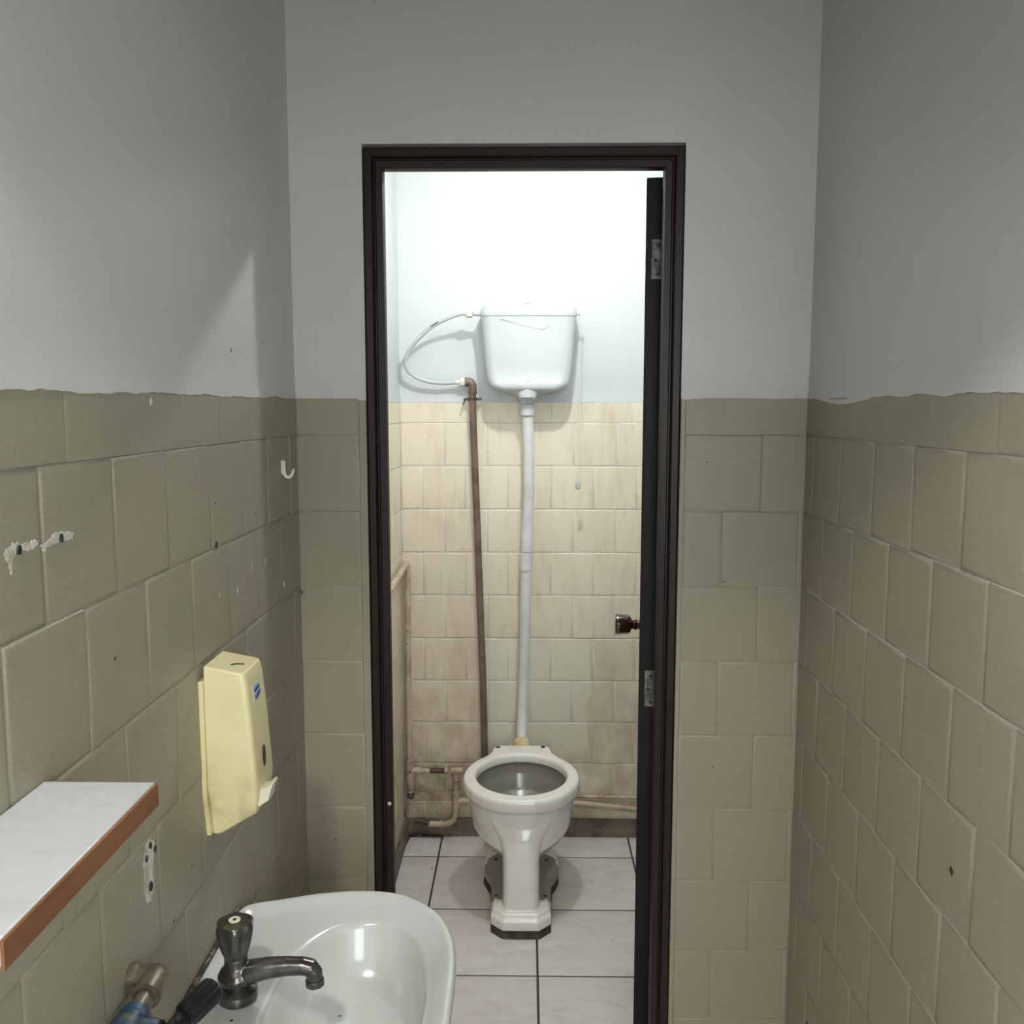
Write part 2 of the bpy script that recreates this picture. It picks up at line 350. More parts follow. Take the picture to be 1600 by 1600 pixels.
# skirtings in the toilet room
def skirt(name, a, b):
    mb = MB(); mb.box(a, b); return struct(mb.build(name, M['skirt'], bevel=.003))
skirt('baseboard_back', (XW, YB-.013, 0), (XR, YB+.004, .068))
skirt('baseboard_left', (XW-.002, YM+T+.012, 0), (XW+.012, YB-.013, .072))
mb = MB(); mb.tube([(XW+.006, YB-.10, .004), (XW+.012, YB-.02, .006), (XW+.05, YB-.016, .004), (XW+.13, YB-.016, .003)], [.006, .010, .007, .004], 8)
struct(mb.build('trim_1', M['mould']))

# ---------------------------------------------------------------- door set
door = bpy.data.objects.new('door_1', None); COL.objects.link(door); door.location = (0, YM+.04, 0); struct(door)
fr = MB()
# profile rails mitred at the head, (u outward from opening, y)
def frame_loop(mb, prof, xi0, xi1, zi):
    """sweep a (out,y) profile up left jamb, across head, down right jamb"""
    rings = []
    for cx_, cz_, ox, oz in ((xi0, 0, -1, 0), (xi0, zi, -1, 1), (xi1, zi, 1, 1), (xi1, 0, 1, 0)):
        rings.append([(cx_+ox*o_, y_, cz_+oz*o_) for o_, y_ in prof])
    mb.rings(rings)
y0 = YM-.001
prof = [(0, y0+.012), (.001, y0+.010), (.013, y0+.009), (.0155, y0+.013), (.018, y0+.013), (.0195, y0+.004), (.022, y0+.001), (.034, y0+.0005), (.0375, y0+.004), (.0375, YM+T+.013), (.012, YM+T+.013), (.012, YM+.040), (0, YM+.040)]
frame_loop(fr, prof, -.2825, .2705, 2.055)
fro = fr.build('door_frame', M['frame'], door, smooth=30)
mb = MB(); mb.tube([(-.288, YM+.008, .755), (-.2875, YM+.006, .757)], .004, 8); mb.build('paint_nick', M['chip'], fro)
# leaf opened past a right angle into the toilet room
ang = math.radians(8.3)
lx, ly = .2435, 1.93
ux, uy = math.sin(ang), math.cos(ang)           # along the leaf
vx, vy = math.cos(ang), -math.sin(ang)          # through its thickness (to the right)
def LP(s_, t, z): return (lx+ux*s_+vx*t, ly+uy*s_+vy*t, z)
def lbox(mb, s0, s1, t0, t1, z0, z1, mi=0):
    vs = [LP(s0, t0, z0), LP(s0, t1, z0), LP(s1, t1, z0), LP(s1, t0, z0), LP(s0, t0, z1), LP(s0, t1, z1), LP(s1, t1, z1), LP(s1, t0, z1)]
    mb.add(vs, [(0, 3, 2, 1), (4, 5, 6, 7), (0, 1, 5, 4), (1, 2, 6, 5), (2, 3, 7, 6), (3, 0, 4, 7)], mi)
mb = MB(); lbox(mb, 0, .555, 0, .038, .012, 2.052); leaf = mb.build('door_leaf', M['leaf'], door, bevel=.0015)
for zc, hh in ((1.890, .040), (.988, .040)):
    h = MB(); lbox(h, -.0022, .001, .012, .037, zc-hh, zc+hh); ho = h.build('hinge', M['hinge'], leaf, bevel=.0012)
    h = MB()
    for k in range(5):
        z_ = zc-hh+k*hh*.4
        h.lathe([(.0045, 0), (.0045, hh*.38)], LP(-.0035, .040, z_), seg=12)
    h.build('hinge_knuckle', M['hinge'], ho)
    h = MB()
    for dz, t in ((.028, .026), (-.002, .020), (-.030, .026)):
        h.lathe([(.0038, 0), (.0036, .0012)], LP(-.002, t, zc+dz), (-ux, -uy, 0), 12)
    h.build('screw', M['screw'], ho)
kz, ks = 1.008, .50
h = MB(); h.lathe([(.022, -.001), (.022, .003), (.017, .007), (.0135, .010), (.0125, .016), (.0145, .019), (.0145, .024), (.012, .027), (.013, .031), (.020, .033), (.0245, .037), (.0262, .045), (.0275, .060), (.0290, .071), (.0280, .0735), (.020, .0745)], LP(ks, 0, kz), (-vx, -vy, 0), 32)
ko = h.build('door_knob', M['knob'], leaf); ko['label'] = 'glossy amber brown door knob'
h = MB(); h.lathe([(.020, -.001), (.020, .002), (.014, .0045)], LP(ks, -.0, kz), (-vx, -vy, 0), 32); h.build('knob_rose', M['frame'], ko)

# ---------------------------------------------------------------- toilet
CX = -.0135
half = [(0, 2.632), (.045, 2.636), (.085, 2.650), (.122, 2.676), (.152, 2.712), (.174, 2.755), (.186, 2.80), (.188, 2.84), (.183, 2.88), (.170, 2.925), (.150, 2.962), (.127, 2.993), (.110, 3.020), (.103, 3.045), (.0995, 3.075), (.095, 3.093), (.082, 3.101), (0, 3.102)]
pts = [(CX+x, y) for x, y in half] + [(CX-x, y) for x, y in half[1:-1]][::-1]
cT = (CX, 2.86); NP = 96; rimp = polar(pts, cT, NP)
E = lambda a, yf, yb, z, p=2.0: ell(CX, 2.86, a, 2.86-yf, yb-2.86, z, NP, p)
rg = [E(.040, 2.72, 3.0, .17), E(.070, 2.69, 3.02, .190), E(.108, 2.68, 3.035, .204), E(.140, 2.674, 3.045, .226), E(.158, 2.668, 3.05, .256), E(.167, 2.662, 3.052, .30), E(.171, 2.66, 3.055, .335), E(.174, 2.658, 3.058, .366),
      ring_from(rimp, cT, .955, .371), ring_from(rimp, cT, .985, .376), ring_from(rimp, cT, 1.0, .384), ring_from(rimp, cT, 1.0, .404), ring_from(rimp, cT, .988, .412), ring_from(rimp, cT, .965, .4165)]
ho_ = lambda k, z: ell(CX, 2.848, .146*k, .163*k, .165*k, z, NP)
rg += [ho_(1.06, .4165), ho_(1.02, .414), ho_(.995, .408), ho_(.985, .398), ho_(.985, .386), ho_(1.02, .380), ho_(1.0, .35), ho_(.88, .30), ho_(.62, .265), ho_(.3, .25)]
def porcelain_union(name, mbs, mat, parent, vox, it):
    o = MB()
    for m_ in mbs: o.add(m_.v, m_.f)
    ob = o.build(name, mat, parent, smooth=0)
    r = ob.modifiers.new('r', 'REMESH'); r.mode = 'VOXEL'; r.voxel_size = vox; r.use_smooth_shade = True
    s_ = ob.modifiers.new('s', 'SMOOTH'); s_.iterations = it; s_.factor = .5
    return ob
toilet = thing('toilet', 'white pedestal toilet without a seat, standing on the tiled floor below the cistern', 'toilet', (CX, 2.85, 0))
m1 = MB(); m1.rings(rg)
def chamf(hw, yf, yb, ch, z, grow=0):
    return [Vector((CX+x, y, z)) for x, y in ((-hw+ch, yf), (hw-ch, yf), (hw, yf+ch), (hw, yb-ch), (hw-ch, yb), (-hw+ch, yb), (-hw, yb-ch), (-hw, yf+ch))]
m2 = MB(); m2.rings([ell(CX, cy, hw, cy-yf, yb-cy, z, 64, p) for z, hw, yf, cy, yb, p in ((.03, .060, 2.628, 2.80, 2.99, 6), (.12, .0575, 2.631, 2.80, 2.99, 6), (.18, .0575, 2.633, 2.80, 2.99, 6), (.205, .0575, 2.635, 2.78, 2.95, 5), (.232, .059, 2.638, 2.74, 2.80, 4), (.26, .064, 2.643, 2.715, 2.735, 3), (.285, .072, 2.650, 2.70, 2.71, 2.5), (.31, .085, 2.659, 2.69, 2.698, 2.1), (.33, .09, 2.672, 2.685, 2.69, 2))])
ph = [(0, 2.600), (.055, 2.600), (.092, 2.638), (.095, 2.80), (.098, 2.85), (.112, 2.885), (.124, 2.92), (.126, 2.98), (.122, 3.03), (.105, 3.075), (0, 3.078)]
pp = [(CX+x, y) for x, y in ph] + [(CX-x, y) for x, y in ph[1:-1]][::-1]
def inset(pts_, k):
    c = Vector((CX, 2.84)); out = []
    for p in pts_:
        d = Vector(p)-c; L_ = d.length; out.append(c+d*((L_-k)/L_))
    return out
def pr(k, z): return [Vector((p[0], p[1], z)) for p in inset(pp, k)]
m3 = MB(); m3.rings([pr(.002, .022), pr(0, .026), pr(0, .050), pr(.004, .054), pr(.013, .056), pr(.014, .066), pr(.020, .070)])
bowl = porcelain_union('bowl_body', [m1, m2, m3], M['bowl'], toilet, .0026, 9)
mb = MB()
def prn(k, z, s_): return [Vector((p.x+.004*noise.noise(Vector((p.x*30, p.y*30, s_))), p.y+.004*noise.noise(Vector((p.x*30, p.y*30, s_+5))), z)) for p in inset(pp, k)]
mb.rings([prn(-.003, 0, 1), prn(.002, .012, 2), prn(.004, .0235, 3)]); o = mb.build('mortar_bed', M['mortar'], toilet); o['label'] = 'dark dirty mortar under the foot'
mb = MB(); mb.rings([ho_(.60, .266), ho_(.61, .268)]); mb.build('water', M['water'], toilet)
for x, y, z, rx in ((CX-.082, 3.074, .4160, .0085), (CX+.074, 3.078, .4160, .0085)):
    mb = MB(); mb.lathe([(rx, 0), (rx, .0018), (rx*.7, .0022)], (x, y, z), seg=20); o = mb.build('seat_fixing_hole', M['dark'], toilet)
for x, y in ((CX-.078, 2.72), (CX+.076, 2.72), (CX-.086, 2.95), (CX+.084, 2.95)):
    mb = MB(); mb.lathe([(.0055, 0), (.0055, .0015), (.003, .002)], (x, y, .0705), seg=14); mb.build('floor_screw', M['dark'], toilet)
# ---------------------------------------------------------------- cistern
cis = thing('toilet_cistern', 'white plastic high-level cistern fixed to the back wall above the toilet', 'cistern', (.008, YB-.08, 1.62))
def rr(cx, y0_, y1_, hw, rad, z, n=6):
    out = []
    yb = y1_
    for (ax, ay, t0) in ((cx+hw-.006, yb-.006, 0), (cx-hw+.006, yb-.006, 90), (cx-hw+rad, y0_+rad, 180), (cx+hw-rad, y0_+rad, 270)):
        R_ = .006 if t0 < 180 else rad
        for k in range(n+1):
            t = math.radians(t0+90*k/n); out.append(Vector((ax+R_*math.cos(t), ay+R_*math.sin(t), z)))
    return out
yb_ = YB+.001
sec = [(1.636, .030, 3.1620, .012), (1.640, .070, 3.1420, .02), (1.647, .105, 3.1220, .03), (1.658, .126, 3.1180, .035), (1.672, .137, 3.1220, .035), (1.69, .1420, 3.1300, .035), (1.74, .1475, 3.1300, .035), (1.82, .154, 3.1280, .035), (1.885, .160, 3.1250, .035), (1.900, .1625, 3.1220, .035)]
mb = MB(); mb.rings([rr(.008, y, yb_, hw, r_, z) for z, hw, y, r_ in sec]); mb.build('tank', M['plastic'], cis, smooth=50)
mb = MB(); mb.rings([rr(.008, y, yb_, hw, r_, z) for z, hw, y, r_ in ((1.894, .1628, 3.1210, .036), (1.902, .1638, 3.1190, .037), (1.912, .1628, 3.1200, .037), (1.922, .1585, 3.1250, .036), (1.930, .150, 3.1340, .034), (1.935, .138, 3.1460, .03), (1.937, .120, 3.1620, .03))]); mb.build('lid', M['plastic'], cis, smooth=50)
mb = MB(); mb.box((-.005, 3.14, 1.934), (.012, 3.17, 1.951)); mb.build('lid_button', M['plastic'], cis, bevel=.002)
# faint embossed triangle on the front
mb = MB(); mb.tube([(-.085, 3.1225, 1.884), (-.03, 3.1260, 1.868), (.045, 3.1265, 1.850), (.062, 3.1260, 1.852), (.075, 3.1250, 1.862)], .0016, 8, smooth=4); mb.build('embossed_line', M['plastic'], cis)
mb = MB(); mb.rings([ell(.004, 3.185, a, b, b, z, 32, p) for z, a, b, p in ((1.6005, .022, .022, 2), (1.606, .022, .022, 2), (1.612, .026, .026, 2), (1.622, .034, .032, 2), (1.634, .050, .04, 2.4), (1.644, .068, .05, 3))]); mb.build('outlet_neck', M['plastic'], cis, smooth=50)
mb = MB(); mb.rings([ell(.004, 3.147, a, .026, .03, z, 32) for z, a in ((1.622, .030), (1.64, .036), (1.665, .037), (1.676, .033), (1.680, .02))]); mb.build('outlet_boss', M['plastic'], cis, smooth=60)
mb = MB(); mb.lathe([(.009, 0), (.009, .031), (.006, .0325)], (-.148, 3.165, 1.905), (-1, 0, 0), 16)
mb.build('inlet_stub', M['plastic'], cis)
mb = MB(); mb.box((.160, 3.145, 1.899), (.182, 3.158, 1.904)); lev = mb.build('flush_lever', M['plastic'], cis, bevel=.001)
mb = MB(); mb.tube([(.1785, 3.152, 1.90), (.1785, 3.155, 1.6), (.179, 3.157, 1.34)], .0011, 8); ch = mb.build('pull_cord', M['plastic'], cis)
mb = MB(); mb.lathe([(.002, 0), (.004, -.003), (.0045, -.012), (.0085, -.014), (.009, -.032), (.005, -.036)], (.179, 3.157, 1.345), seg=16); mb.build('pull_handle', M['plastic'], ch)
# ---------------------------------------------------------------- flush pipe
fp = thing('flush_pipe', 'white plastic flush pipe running from the cistern down to the toilet', 'pipe', (-.014, 3.16, .42))
yA = 3.19
mb = MB(); mb.tube([(.004, 3.185, 1.599), (.006, 3.187, 1.54), (.0085, yA, 1.44), (.009, yA, 1.27), (.005, yA, 1.13), (.003, yA, 1.09)], .0192, 24, smooth=4); mb.build('upper_pipe', M['pipe'], fp)
mb = MB(); mb.lathe([(.0232, 0), (.0232, -.006), (.0245, -.008), (.0245, -.036), (.0215, -.040)], (.004, 3.185, 1.598), seg=32); mb.build('neck_collar', M['plastic'], fp)
mb = MB(); mb.tube([(.0085, yA, 1.255), (.004, yA, 1.13), (.002, yA, 1.085)], .0205, 24, smooth=4); mb.build('pipe_sleeve', M['pipe'], fp)
mb = MB(); mb.tube([(.0025, yA, 1.083), (.000, yA, 1.020)], .0225, 24); mb.build('coupling', M['pipe'], fp)
mb = MB(); mb.tube([(.001, yA, 1.03), (-.003, yA, .80), (-.009, 3.188, .60), (-.013, 3.17, .47), (-.014, 3.15, .415)], .0192, 24, smooth=5); mb.build('lower_pipe', M['pipe'], fp)
mb = MB(); mb.rings([ell(-.014, 3.118, a, a, a, z, 28) for z, a in ((.395, .030), (.412, .031), (.424, .028), (.432, .021))]); o = mb.build('rubber_cone', M['rubber'], fp); o['label'] = 'yellowed rubber cone at the pipe foot'
# ---------------------------------------------------------------- brown supply pipe
bp = thing('supply_pipe', 'thin brown painted water pipe running down the back wall left of the flush pipe', 'pipe', (-.15, YB-.03, .1))
yP = YB-.034; rP = .0125
mb = MB(); mb.tube([(-.188, yP, 1.662), (-.187, yP, 1.58), (-.183, yP, 1.447), (-.175, yP, 1.219), (-.163, yP, .849), (-.154, yP, .564), (-.150, yP, .30), (-.150, yP, .162)], rP, 16, smooth=3); mb.build('pipe', M['brown'], bp)
mb = MB(); mb.tube([(-.214, yP, 1.676), (-.200, yP, 1.677), (-.191, yP, 1.672), (-.1875, yP, 1.66), (-.1875, yP, 1.640)], .0148, 16, smooth=3)
mb.lathe([(.0165, 0), (.0165, .006)], (-.1875, yP, 1.636)); mb.lathe([(.0165, 0), (.0165, .006)], (-.208, yP, 1.6765), (-1, 0, 0)); mb.build('elbow', M['brown'], bp)
mb = MB(); mb.lathe([(.0155, 0), (.0155, .011)], (-.187, yP, 1.612)); mb.box((-.187-.030, yP-.006, 1.613), (-.187-.014, yP+.006, 1.622)); mb.box((-.187+.014, yP-.006, 1.613), (-.187+.028, yP+.006, 1.622))
mb.box((-.190, yP+.01, 1.613), (-.184, YB+.004, 1.622)); mb.lathe([(.005, -.008), (.005, .008)], (-.187-.028, yP, 1.615), (0, 1, 0), 10); mb.lathe([(.005, -.008), (.005, .008)], (-.187+.026, yP, 1.618), (0, 1, 0), 10)
mb.tube([(-.215, yP-.008, 1.612), (-.220, yP-.012, 1.598)], .003, 8); mb.build('pipe_clip', M['clip'], bp)
# ---------------------------------------------------------------- flexible hose
hs = thing('flexible_hose', 'white flexible hose looping from the brown pipe up to the cistern', 'hose', (-.22, YB-.05, 1.677))
P = [(-.188, 3.165, 1.9055), (-.220, 3.163, 1.9045), (-.269, 3.172, 1.889), (-.324, 3.185, 1.862), (-.368, 3.197, 1.826), (-.402, 3.208, 1.787), (-.417, 3.216, 1.755), (-.414, 3.222, 1.722), (-.392, 3.228, 1.698), (-.350, 3.233, 1.680), (-.292, 3.237, 1.673), (-.246, 3.239, 1.6755)]
mb = MB(); mb.tube(P, .0068, 14, smooth=5); hso = mb.build('hose', M['plastic'], hs)
mb = MB()
for k in range(5):
    a = Vector((-.327, 3.1775, 1.8625)).lerp(Vector((-.298, 3.1705, 1.8785)), k/5)
    b = Vector((-.327, 3.1775, 1.8625)).lerp(Vector((-.298, 3.1705, 1.8785)), k/5+.14)
    mb.tube([a, b], .0018, 6)
mb.build('printed_mark', M['dark'], hso)
for c_, ax in (((-.184, 3.165, 1.905), (-1, 0, 0)), ((-.212, yP, 1.6762), (-1, 0, 0))):
    mb = MB(); mb.lathe([(.008, -.003), (.013, -.002), (.0145, .003), (.0145, .018), (.011, .021), (.0085, .022), (.0085, .034), (.007, .035)], c_, ax, 12, lobe=[0, .04, .04, .04, 0, 0, 0, 0]); mb.build('hose_nut', M['hook'], hs)
# ---------------------------------------------------------------- painted pipework in corner
pw = thing('painted_pipework', 'cream painted pipes with a square loop in the corner behind the toilet', 'pipework', (-.425, 3.24, .05))
r_ = .0105; yq = 3.240; xq = -.424
mb = MB(); mb.tube([(XW+.018, 2.02, .985), (XW+.018, 3.0, 1.022), (XW+.019, yq-.02, 1.032), (XW+.020, yq-.004, 1.030), (xq-.001, yq, 1.015), (xq, yq, .95), (xq-.002, yq, .6), (xq-.001, yq, .30)], r_, 16, smooth=5); mb.build('riser_pipe', M['cpipe'], pw)
def fit(name, segs, mat='cpipe', r=.0140):
    m_ = MB()
    for a, b in segs: m_.tube([a, b], r, 16)
    return m_.build(name, M[mat], pw, bevel=.0015)
fit('tee_fitting', [((xq-.001, yq, .306), (xq-.001, yq, .228)), ((xq, yq, .262), (xq+.034, yq, .262))])
fit('drop_pipe', [((xq, yq, .235), (xq+.001, yq, .176))], r=.0112)
fit('dark_cap', [((xq+.001, yq, .178), (xq+.002, yq, .158))], 'mould', .0125)
fit('link_pipe', [((-.395, yq, .262), (-.345, yq, .262)), ], r=.0085)
o = fit('bare_pipe', [((-.352, yq, .262), (-.292, yq, .262))], 'copper', .0095); o['label'] = 'bare dark metal pipe section'
fit('union_fitting', [((-.297, yq, .262), (-.284, yq, .262)), ((-.276, yq, .262), (-.230, yq, .262)), ((-.256, yq, .262), (-.256, yq, .226))], r=.0135)
fit('drop_pipe', [((-.256, yq, .24), (-.256, yq, .18))], r=.0095)
fit('tee_fitting', [((-.256, yq, .186), (-.256, yq, .118)), ((-.256, yq, .148), (-.226, yq, .146))], r=.0130)
mb = MB(); mb.tube([(-.256, yq, .13), (-.257, yq, .10), (-.266, yq-.002, .075), (-.285, yq-.004, .063), (-.315, yq-.004, .060), (-.36, yq-.003, .060)], .0105, 16, smooth=5); mb.build('bend_pipe', M['cpipe'], pw)
fit('bend_collar', [((-.256, yq, .128), (-.256, yq, .119))], r=.0138)
fit('bend_collar', [((-.309, yq-.004, .0605), (-.315, yq-.004, .0605))], r=.0138)
mb = MB(); mb.tube([(-.355, yq-.003, .060), (-.385, yq, .068), (-.405, yq, .070)], .0115, 12, smooth=3); mb.build('pipe_tail', M['copper'], pw)
mb = MB(); mb.tube([(-.228, yq+.002, .146), (0, yq+.002, .146), (.20, yq, .141), (.40, yq, .119), (.54, yq, .105)], .0100, 14, smooth=4); mb.build('low_pipe', M['cpipe'], pw)
mb = MB(); mb.tube([(.14, yq+.018, .160), (.30, yq+.018, .158), (.54, yq+.018, .154)], .006, 12, smooth=3); mb.build('thin_pipe', M['cpipe'], pw)

# ---------------------------------------------------------------- wash basin
bas = thing('wash_basin', 'white ceramic wash basin fixed to the left tiled wall', 'basin', (XL, 1.165, .60))
hf = [(XL+.001, .214), (-.4585, .228), (-.449, .237), (-.43, .243), (-.407, .249), (-.348, .270), (-.292, .280), (-.248, .281), (-.208, .273), (-.171, .251), (-.139, .217), (-.121, .183), (-.107, .14), (-.100, .09), (-.098, .046), (-.0975, 0)]
bp_ = [(x, 1.165+d) for x, d in hf] + [(x, 1.165-d) for x, d in hf[:-1]][::-1]
cB = (-.27, 1.165); NB = 96; bpol = polar(bp_, cB, NB)
def bring(sc, z):
    r = ring_from(bpol, cB, sc, z)
    return [Vector((max(p.x, XL+.001), p.y, p.z)) for p in r]
def bring_ins(k, z):      # inset by k metres
    return [Vector((cB[0]+math.cos(t)*(q-k), cB[1]+math.sin(t)*(q-k), z)) for t, q in bpol]
def bowl_ring(k, z):
    out = []
    for i in range(NB):
        t = 2*math.pi*i/NB; c, s_ = math.cos(t), math.sin(t)
        a = .098 if c > 0 else .118; p = 2.1 if c > 0 else 2.5; b = .212
        rad = (abs(c/a)**p+abs(s_/b)**p)**(-1/p)
        out.append(Vector((-.235+.0+c*rad*k, 1.165+s_*rad*k, z)))
    return out
def mixr(a, b, t): return [p.lerp(q, t) for p, q in zip(a, b)]
rings = [bring(.34, .585), bring(.52, .60), bring(.74, .645), bring(.88, .70), bring(.955, .748), bring(.985, .768), bring_ins(.001, .778), bring_ins(.0, .784), bring_ins(.0015, .7895), bring_ins(.006, .7925), bring_ins(.013, .7920), bring_ins(.022, .7875)]
deck = bring_ins(.032, .7830); rim_ = bowl_ring(1.0, .7735)
for r in (mixr(deck, rim_, 0), mixr(deck, rim_, .35), mixr(deck, rim_, .8), mixr(deck, rim_, .95)): rings.append(r)
rings += [bowl_ring(.985, .768), bowl_ring(.955, .750), bowl_ring(.90, .722), bowl_ring(.82, .700), bowl_ring(.68, .681), bowl_ring(.48, .668), bowl_ring(.25, .660), bowl_ring(.09, .657)]
mb = MB(); mb.rings(rings)
bo = mb.build('basin_bowl', M['porc'], bas, smooth=70)
sm = bo.modifiers.new('s', 'SUBSURF'); sm.levels = 1; sm.render_levels = 1
mb = MB(); mb.tube([(XL+.002, .955, .793), (XL+.003, 1.05, .7945), (XL+.003, 1.2, .794), (XL+.003, 1.32, .794), (XL+.003, 1.378, .792), (XL+.004, 1.392, .786)], [.003, .0038, .0036, .004, .003, .002], 8, smooth=4); o = mb.build('wall_seal', M['mould'], bas); o['label'] = 'black mouldy sealant strip along the wall'
mb = MB(); mb.lathe([(.022, 0), (.022, .002), (.017, .003), (.014, .001)], (-.235, 1.165, .6575), seg=28); mb.build('drain', M['chrome'], bas)
mb = MB()
mb.tube([(-.235, 1.165, .60), (-.235, 1.165, .44), (-.24, 1.165, .39), (-.28, 1.165, .37), (-.32, 1.165, .39), (-.34, 1.165, .43), (-.38, 1.165, .445), (XL+.003, 1.165, .445)], .016, 14, smooth=4)
mb.build('waste_trap', M['pipe'], bas)
# ---------------------------------------------------------------- tap
tp = thing('pillar_tap', 'dull chrome pillar tap with clear hexagonal-looking head at the back of the basin', 'tap', (-.392, 1.165, .784))
tp['label'] = 'dull grey chrome tap with lobed handle standing on the back of the basin'
tx, ty, tz = -.398, 1.180, .783
mb = MB(); mb.lathe([(.0275, -.004), (.0280, .004), (.0270, .0085), (.0215, .0125), (.0175, .0145), (.0175, .022)], (tx, ty, tz), seg=36); mb.build('base_flange', M['chrome'], tp)
b1 = MB(); b1.lathe([(.0150, .014), (.0215, .018), (.0250, .024), (.0252, .031), (.0215, .038), (.0165, .044), (.0155, .050), (.0160, .055), (.0155, .057)], (tx, ty, tz), seg=32)
b2 = MB()
sp = [(tx+.002, .812), (-.378, .817), (-.355, .8225), (-.330, .8255), (-.306, .8260), (-.295, .8235), (-.2905, .817), (-.2900, .8075)]
sr = [(.0190, .0160), (.0185, .0155), (.0160, .0140), (.0138, .0125), (.0128, .0118), (.0128, .0118), (.0120, .0115), (.0115, .0115)]
rgs = []
for i, ((x, z), (hw, hh)) in enumerate(zip(sp, sr)):
    a = Vector((sp[max(i-1, 0)][0], 0, sp[max(i-1, 0)][1])); b = Vector((sp[min(i+1, len(sp)-1)][0], 0, sp[min(i+1, len(sp)-1)][1]))
    t = (b-a).normalized(); nrm = Vector((-t.z, 0, t.x))
    rgs.append([Vector((x, ty, z))+Vector((0, 1, 0))*hw*math.cos(2*math.pi*k/24)+nrm*hh*math.sin(2*math.pi*k/24) for k in range(24)])
b2.rings(rgs)
porcelain_union('tap_body', [b1, b2], M['chrome'], tp, .0010, 9)
mb = MB(); mb.lathe([(.0122, .006), (.0128, .004), (.0128, -.003), (.0105, -.0035), (.0095, .001)], (-.290, ty, .802), seg=24); mb.build('spout_nozzle', M['chrome'], tp)
mb = MB(); mb.lathe([(.0150, 0), (.0160, .003), (.0178, .010), (.0212, .022), (.0238, .034), (.0250, .043), (.0246, .048), (.0225, .0515), (.010, .0530)], (tx, ty, tz+.056), seg=72, lobe=[0, .03, .07, .09, .095, .09, .08, .05, 0]); hd = mb.build('tap_handle', M['chrome'], tp, smooth=40)
mb = MB(); mb.lathe([(.0080, 0), (.0080, .0018), (.0056, .0022), (.0050, .0012)], (tx, ty, tz+.1085), seg=24); mb.build('index_cap', M['lever'], hd)
mb = MB(); mb.lathe([(.0024, 0), (.0024, .0010)], (tx, ty, tz+.1098), seg=12); mb.build('cap_centre', M['dark'], hd)
# ---------------------------------------------------------------- stop valve with black handle
vv = thing('wall_valve', 'blue painted valve with a black ribbed handle on a stub pipe beside the basin', 'valve', (XL, 1.0, .93))
vx0, vz0 = -.432, .925
mb = MB(); mb.lathe([(.0175, -.001), (.0175, .006), (.0145, .010), (.0145, .022)], (XL, 1.000, vz0), (1, 0, 0), 24); mb.build('wall_flange', M['brass'], vv)
mb = MB(); mb.tube([(XL+.012, 1.000, vz0), (vx0-.006, 1.001, vz0), (vx0, .996, vz0), (vx0+.001, .985, vz0), (vx0+.001, .968, vz0-.001)], [.0150, .0165, .0168, .0165, .0165], 24, smooth=4); mb.build('elbow_fitting', M['brass'], vv)
mb = MB(); mb.tube([(vx0+.001, .975, vz0-.001), (vx0+.001, .925, vz0-.004)], .0115, 20); mb.build('stub_pipe', M['brass'], vv)
mb = MB(); mb.lathe([(.0135, 0), (.0175, .002), (.0180, .010), (.0165, .012), (.0165, .018), (.0200, .022), (.0210, .045), (.018, .055), (.012, .058)], (vx0+.001, .943, vz0-.004), (0, -1, -.08), 24)
mb.lathe([(.0165, 0), (.0165, .026), (.0145, .030)], (vx0+.004, .916, vz0-.008), (1, .1, -.10), 24)
mb.build('valve_body', M['blue'], vv)
hp = Vector((vx0+.030, .920, vz0-.012)); hx = Vector((.034, .074, .012)).normalized()
mb = MB(); mb.lathe([(.0145, 0), (.0145, .012), (.011, .014), (.011, .020), (.013, .021), (.013, .026)], hp-Vector((.004, 0, 0)), (1, .1, 0), 20); mb.lathe([(.012, -.008), (.010, .0), (.009, .03)], hp+Vector((.014, .004, 0)), hx, 18); nk = mb.build('handle_neck', M['black'], vv)
rb = MB(); n_ = 60; rgx = []
a_ = hx.orthogonal().normalized(); b_ = hx.cross(a_)
for h_, q in ((.022, .011), (.024, .0145), (.030, .0155), (.062, .0160), (.066, .0155), (.068, .0140), (.0690, .011)):
    rgx.append([hp+Vector((.014, .004, 0))+hx*h_+(a_*math.cos(2*math.pi*k/n_)+b_*math.sin(2*math.pi*k/n_))*q*(1-.055*(1 if k % 5 == 0 else 0)) for k in range(n_)])
rb.rings(rgx); rb.build('ribbed_grip', M['black'], vv, smooth=25)
mb = MB(); mb.tube([hp+Vector((.012, -.002, 0)), hp+Vector((.034, -.010, -.012)), hp+Vector((.06, -.03, -.02))], [.007, .006, .005], 10); mb.build('lever_arm', M['black'], vv)
# ---------------------------------------------------------------- soap dispenser
sd = thing('soap_dispenser', 'yellowed cream plastic dispenser mounted on the left tiled wall above the basin', 'dispenser', (XL, 1.30, .97))
Y0, Y1 = 1.2555, 1.343
mb = MB()
lv = [(.969, -.4445, 1.274, 1.336), (1.003, -.390, 1.2685, 1.338), (1.045, -.3835, 1.2555, 1.3435), (1.135, -.3895, 1.2555, 1.3435), (1.200, -.3950, 1.2560, 1.3430), (1.2155, -.3985, 1.2570, 1.342)]
rings = []
for z, xf, ya, yb2 in lv:
    xb = XL+.0055
    zt = z; zb2 = 1.2265 if z > 1.21 else z
    rings.append([Vector((xb, ya, zb2)), Vector((xb, yb2, zb2)), Vector((xf-.004, yb2, zt)), Vector((xf, yb2-.006, zt)), Vector((xf, ya+.006, zt)), Vector((xf-.004, ya, zt))])
mb.rings(rings); cv = mb.build('cover', M['cream'], sd, bevel=.0030, seg=3, smooth=40)
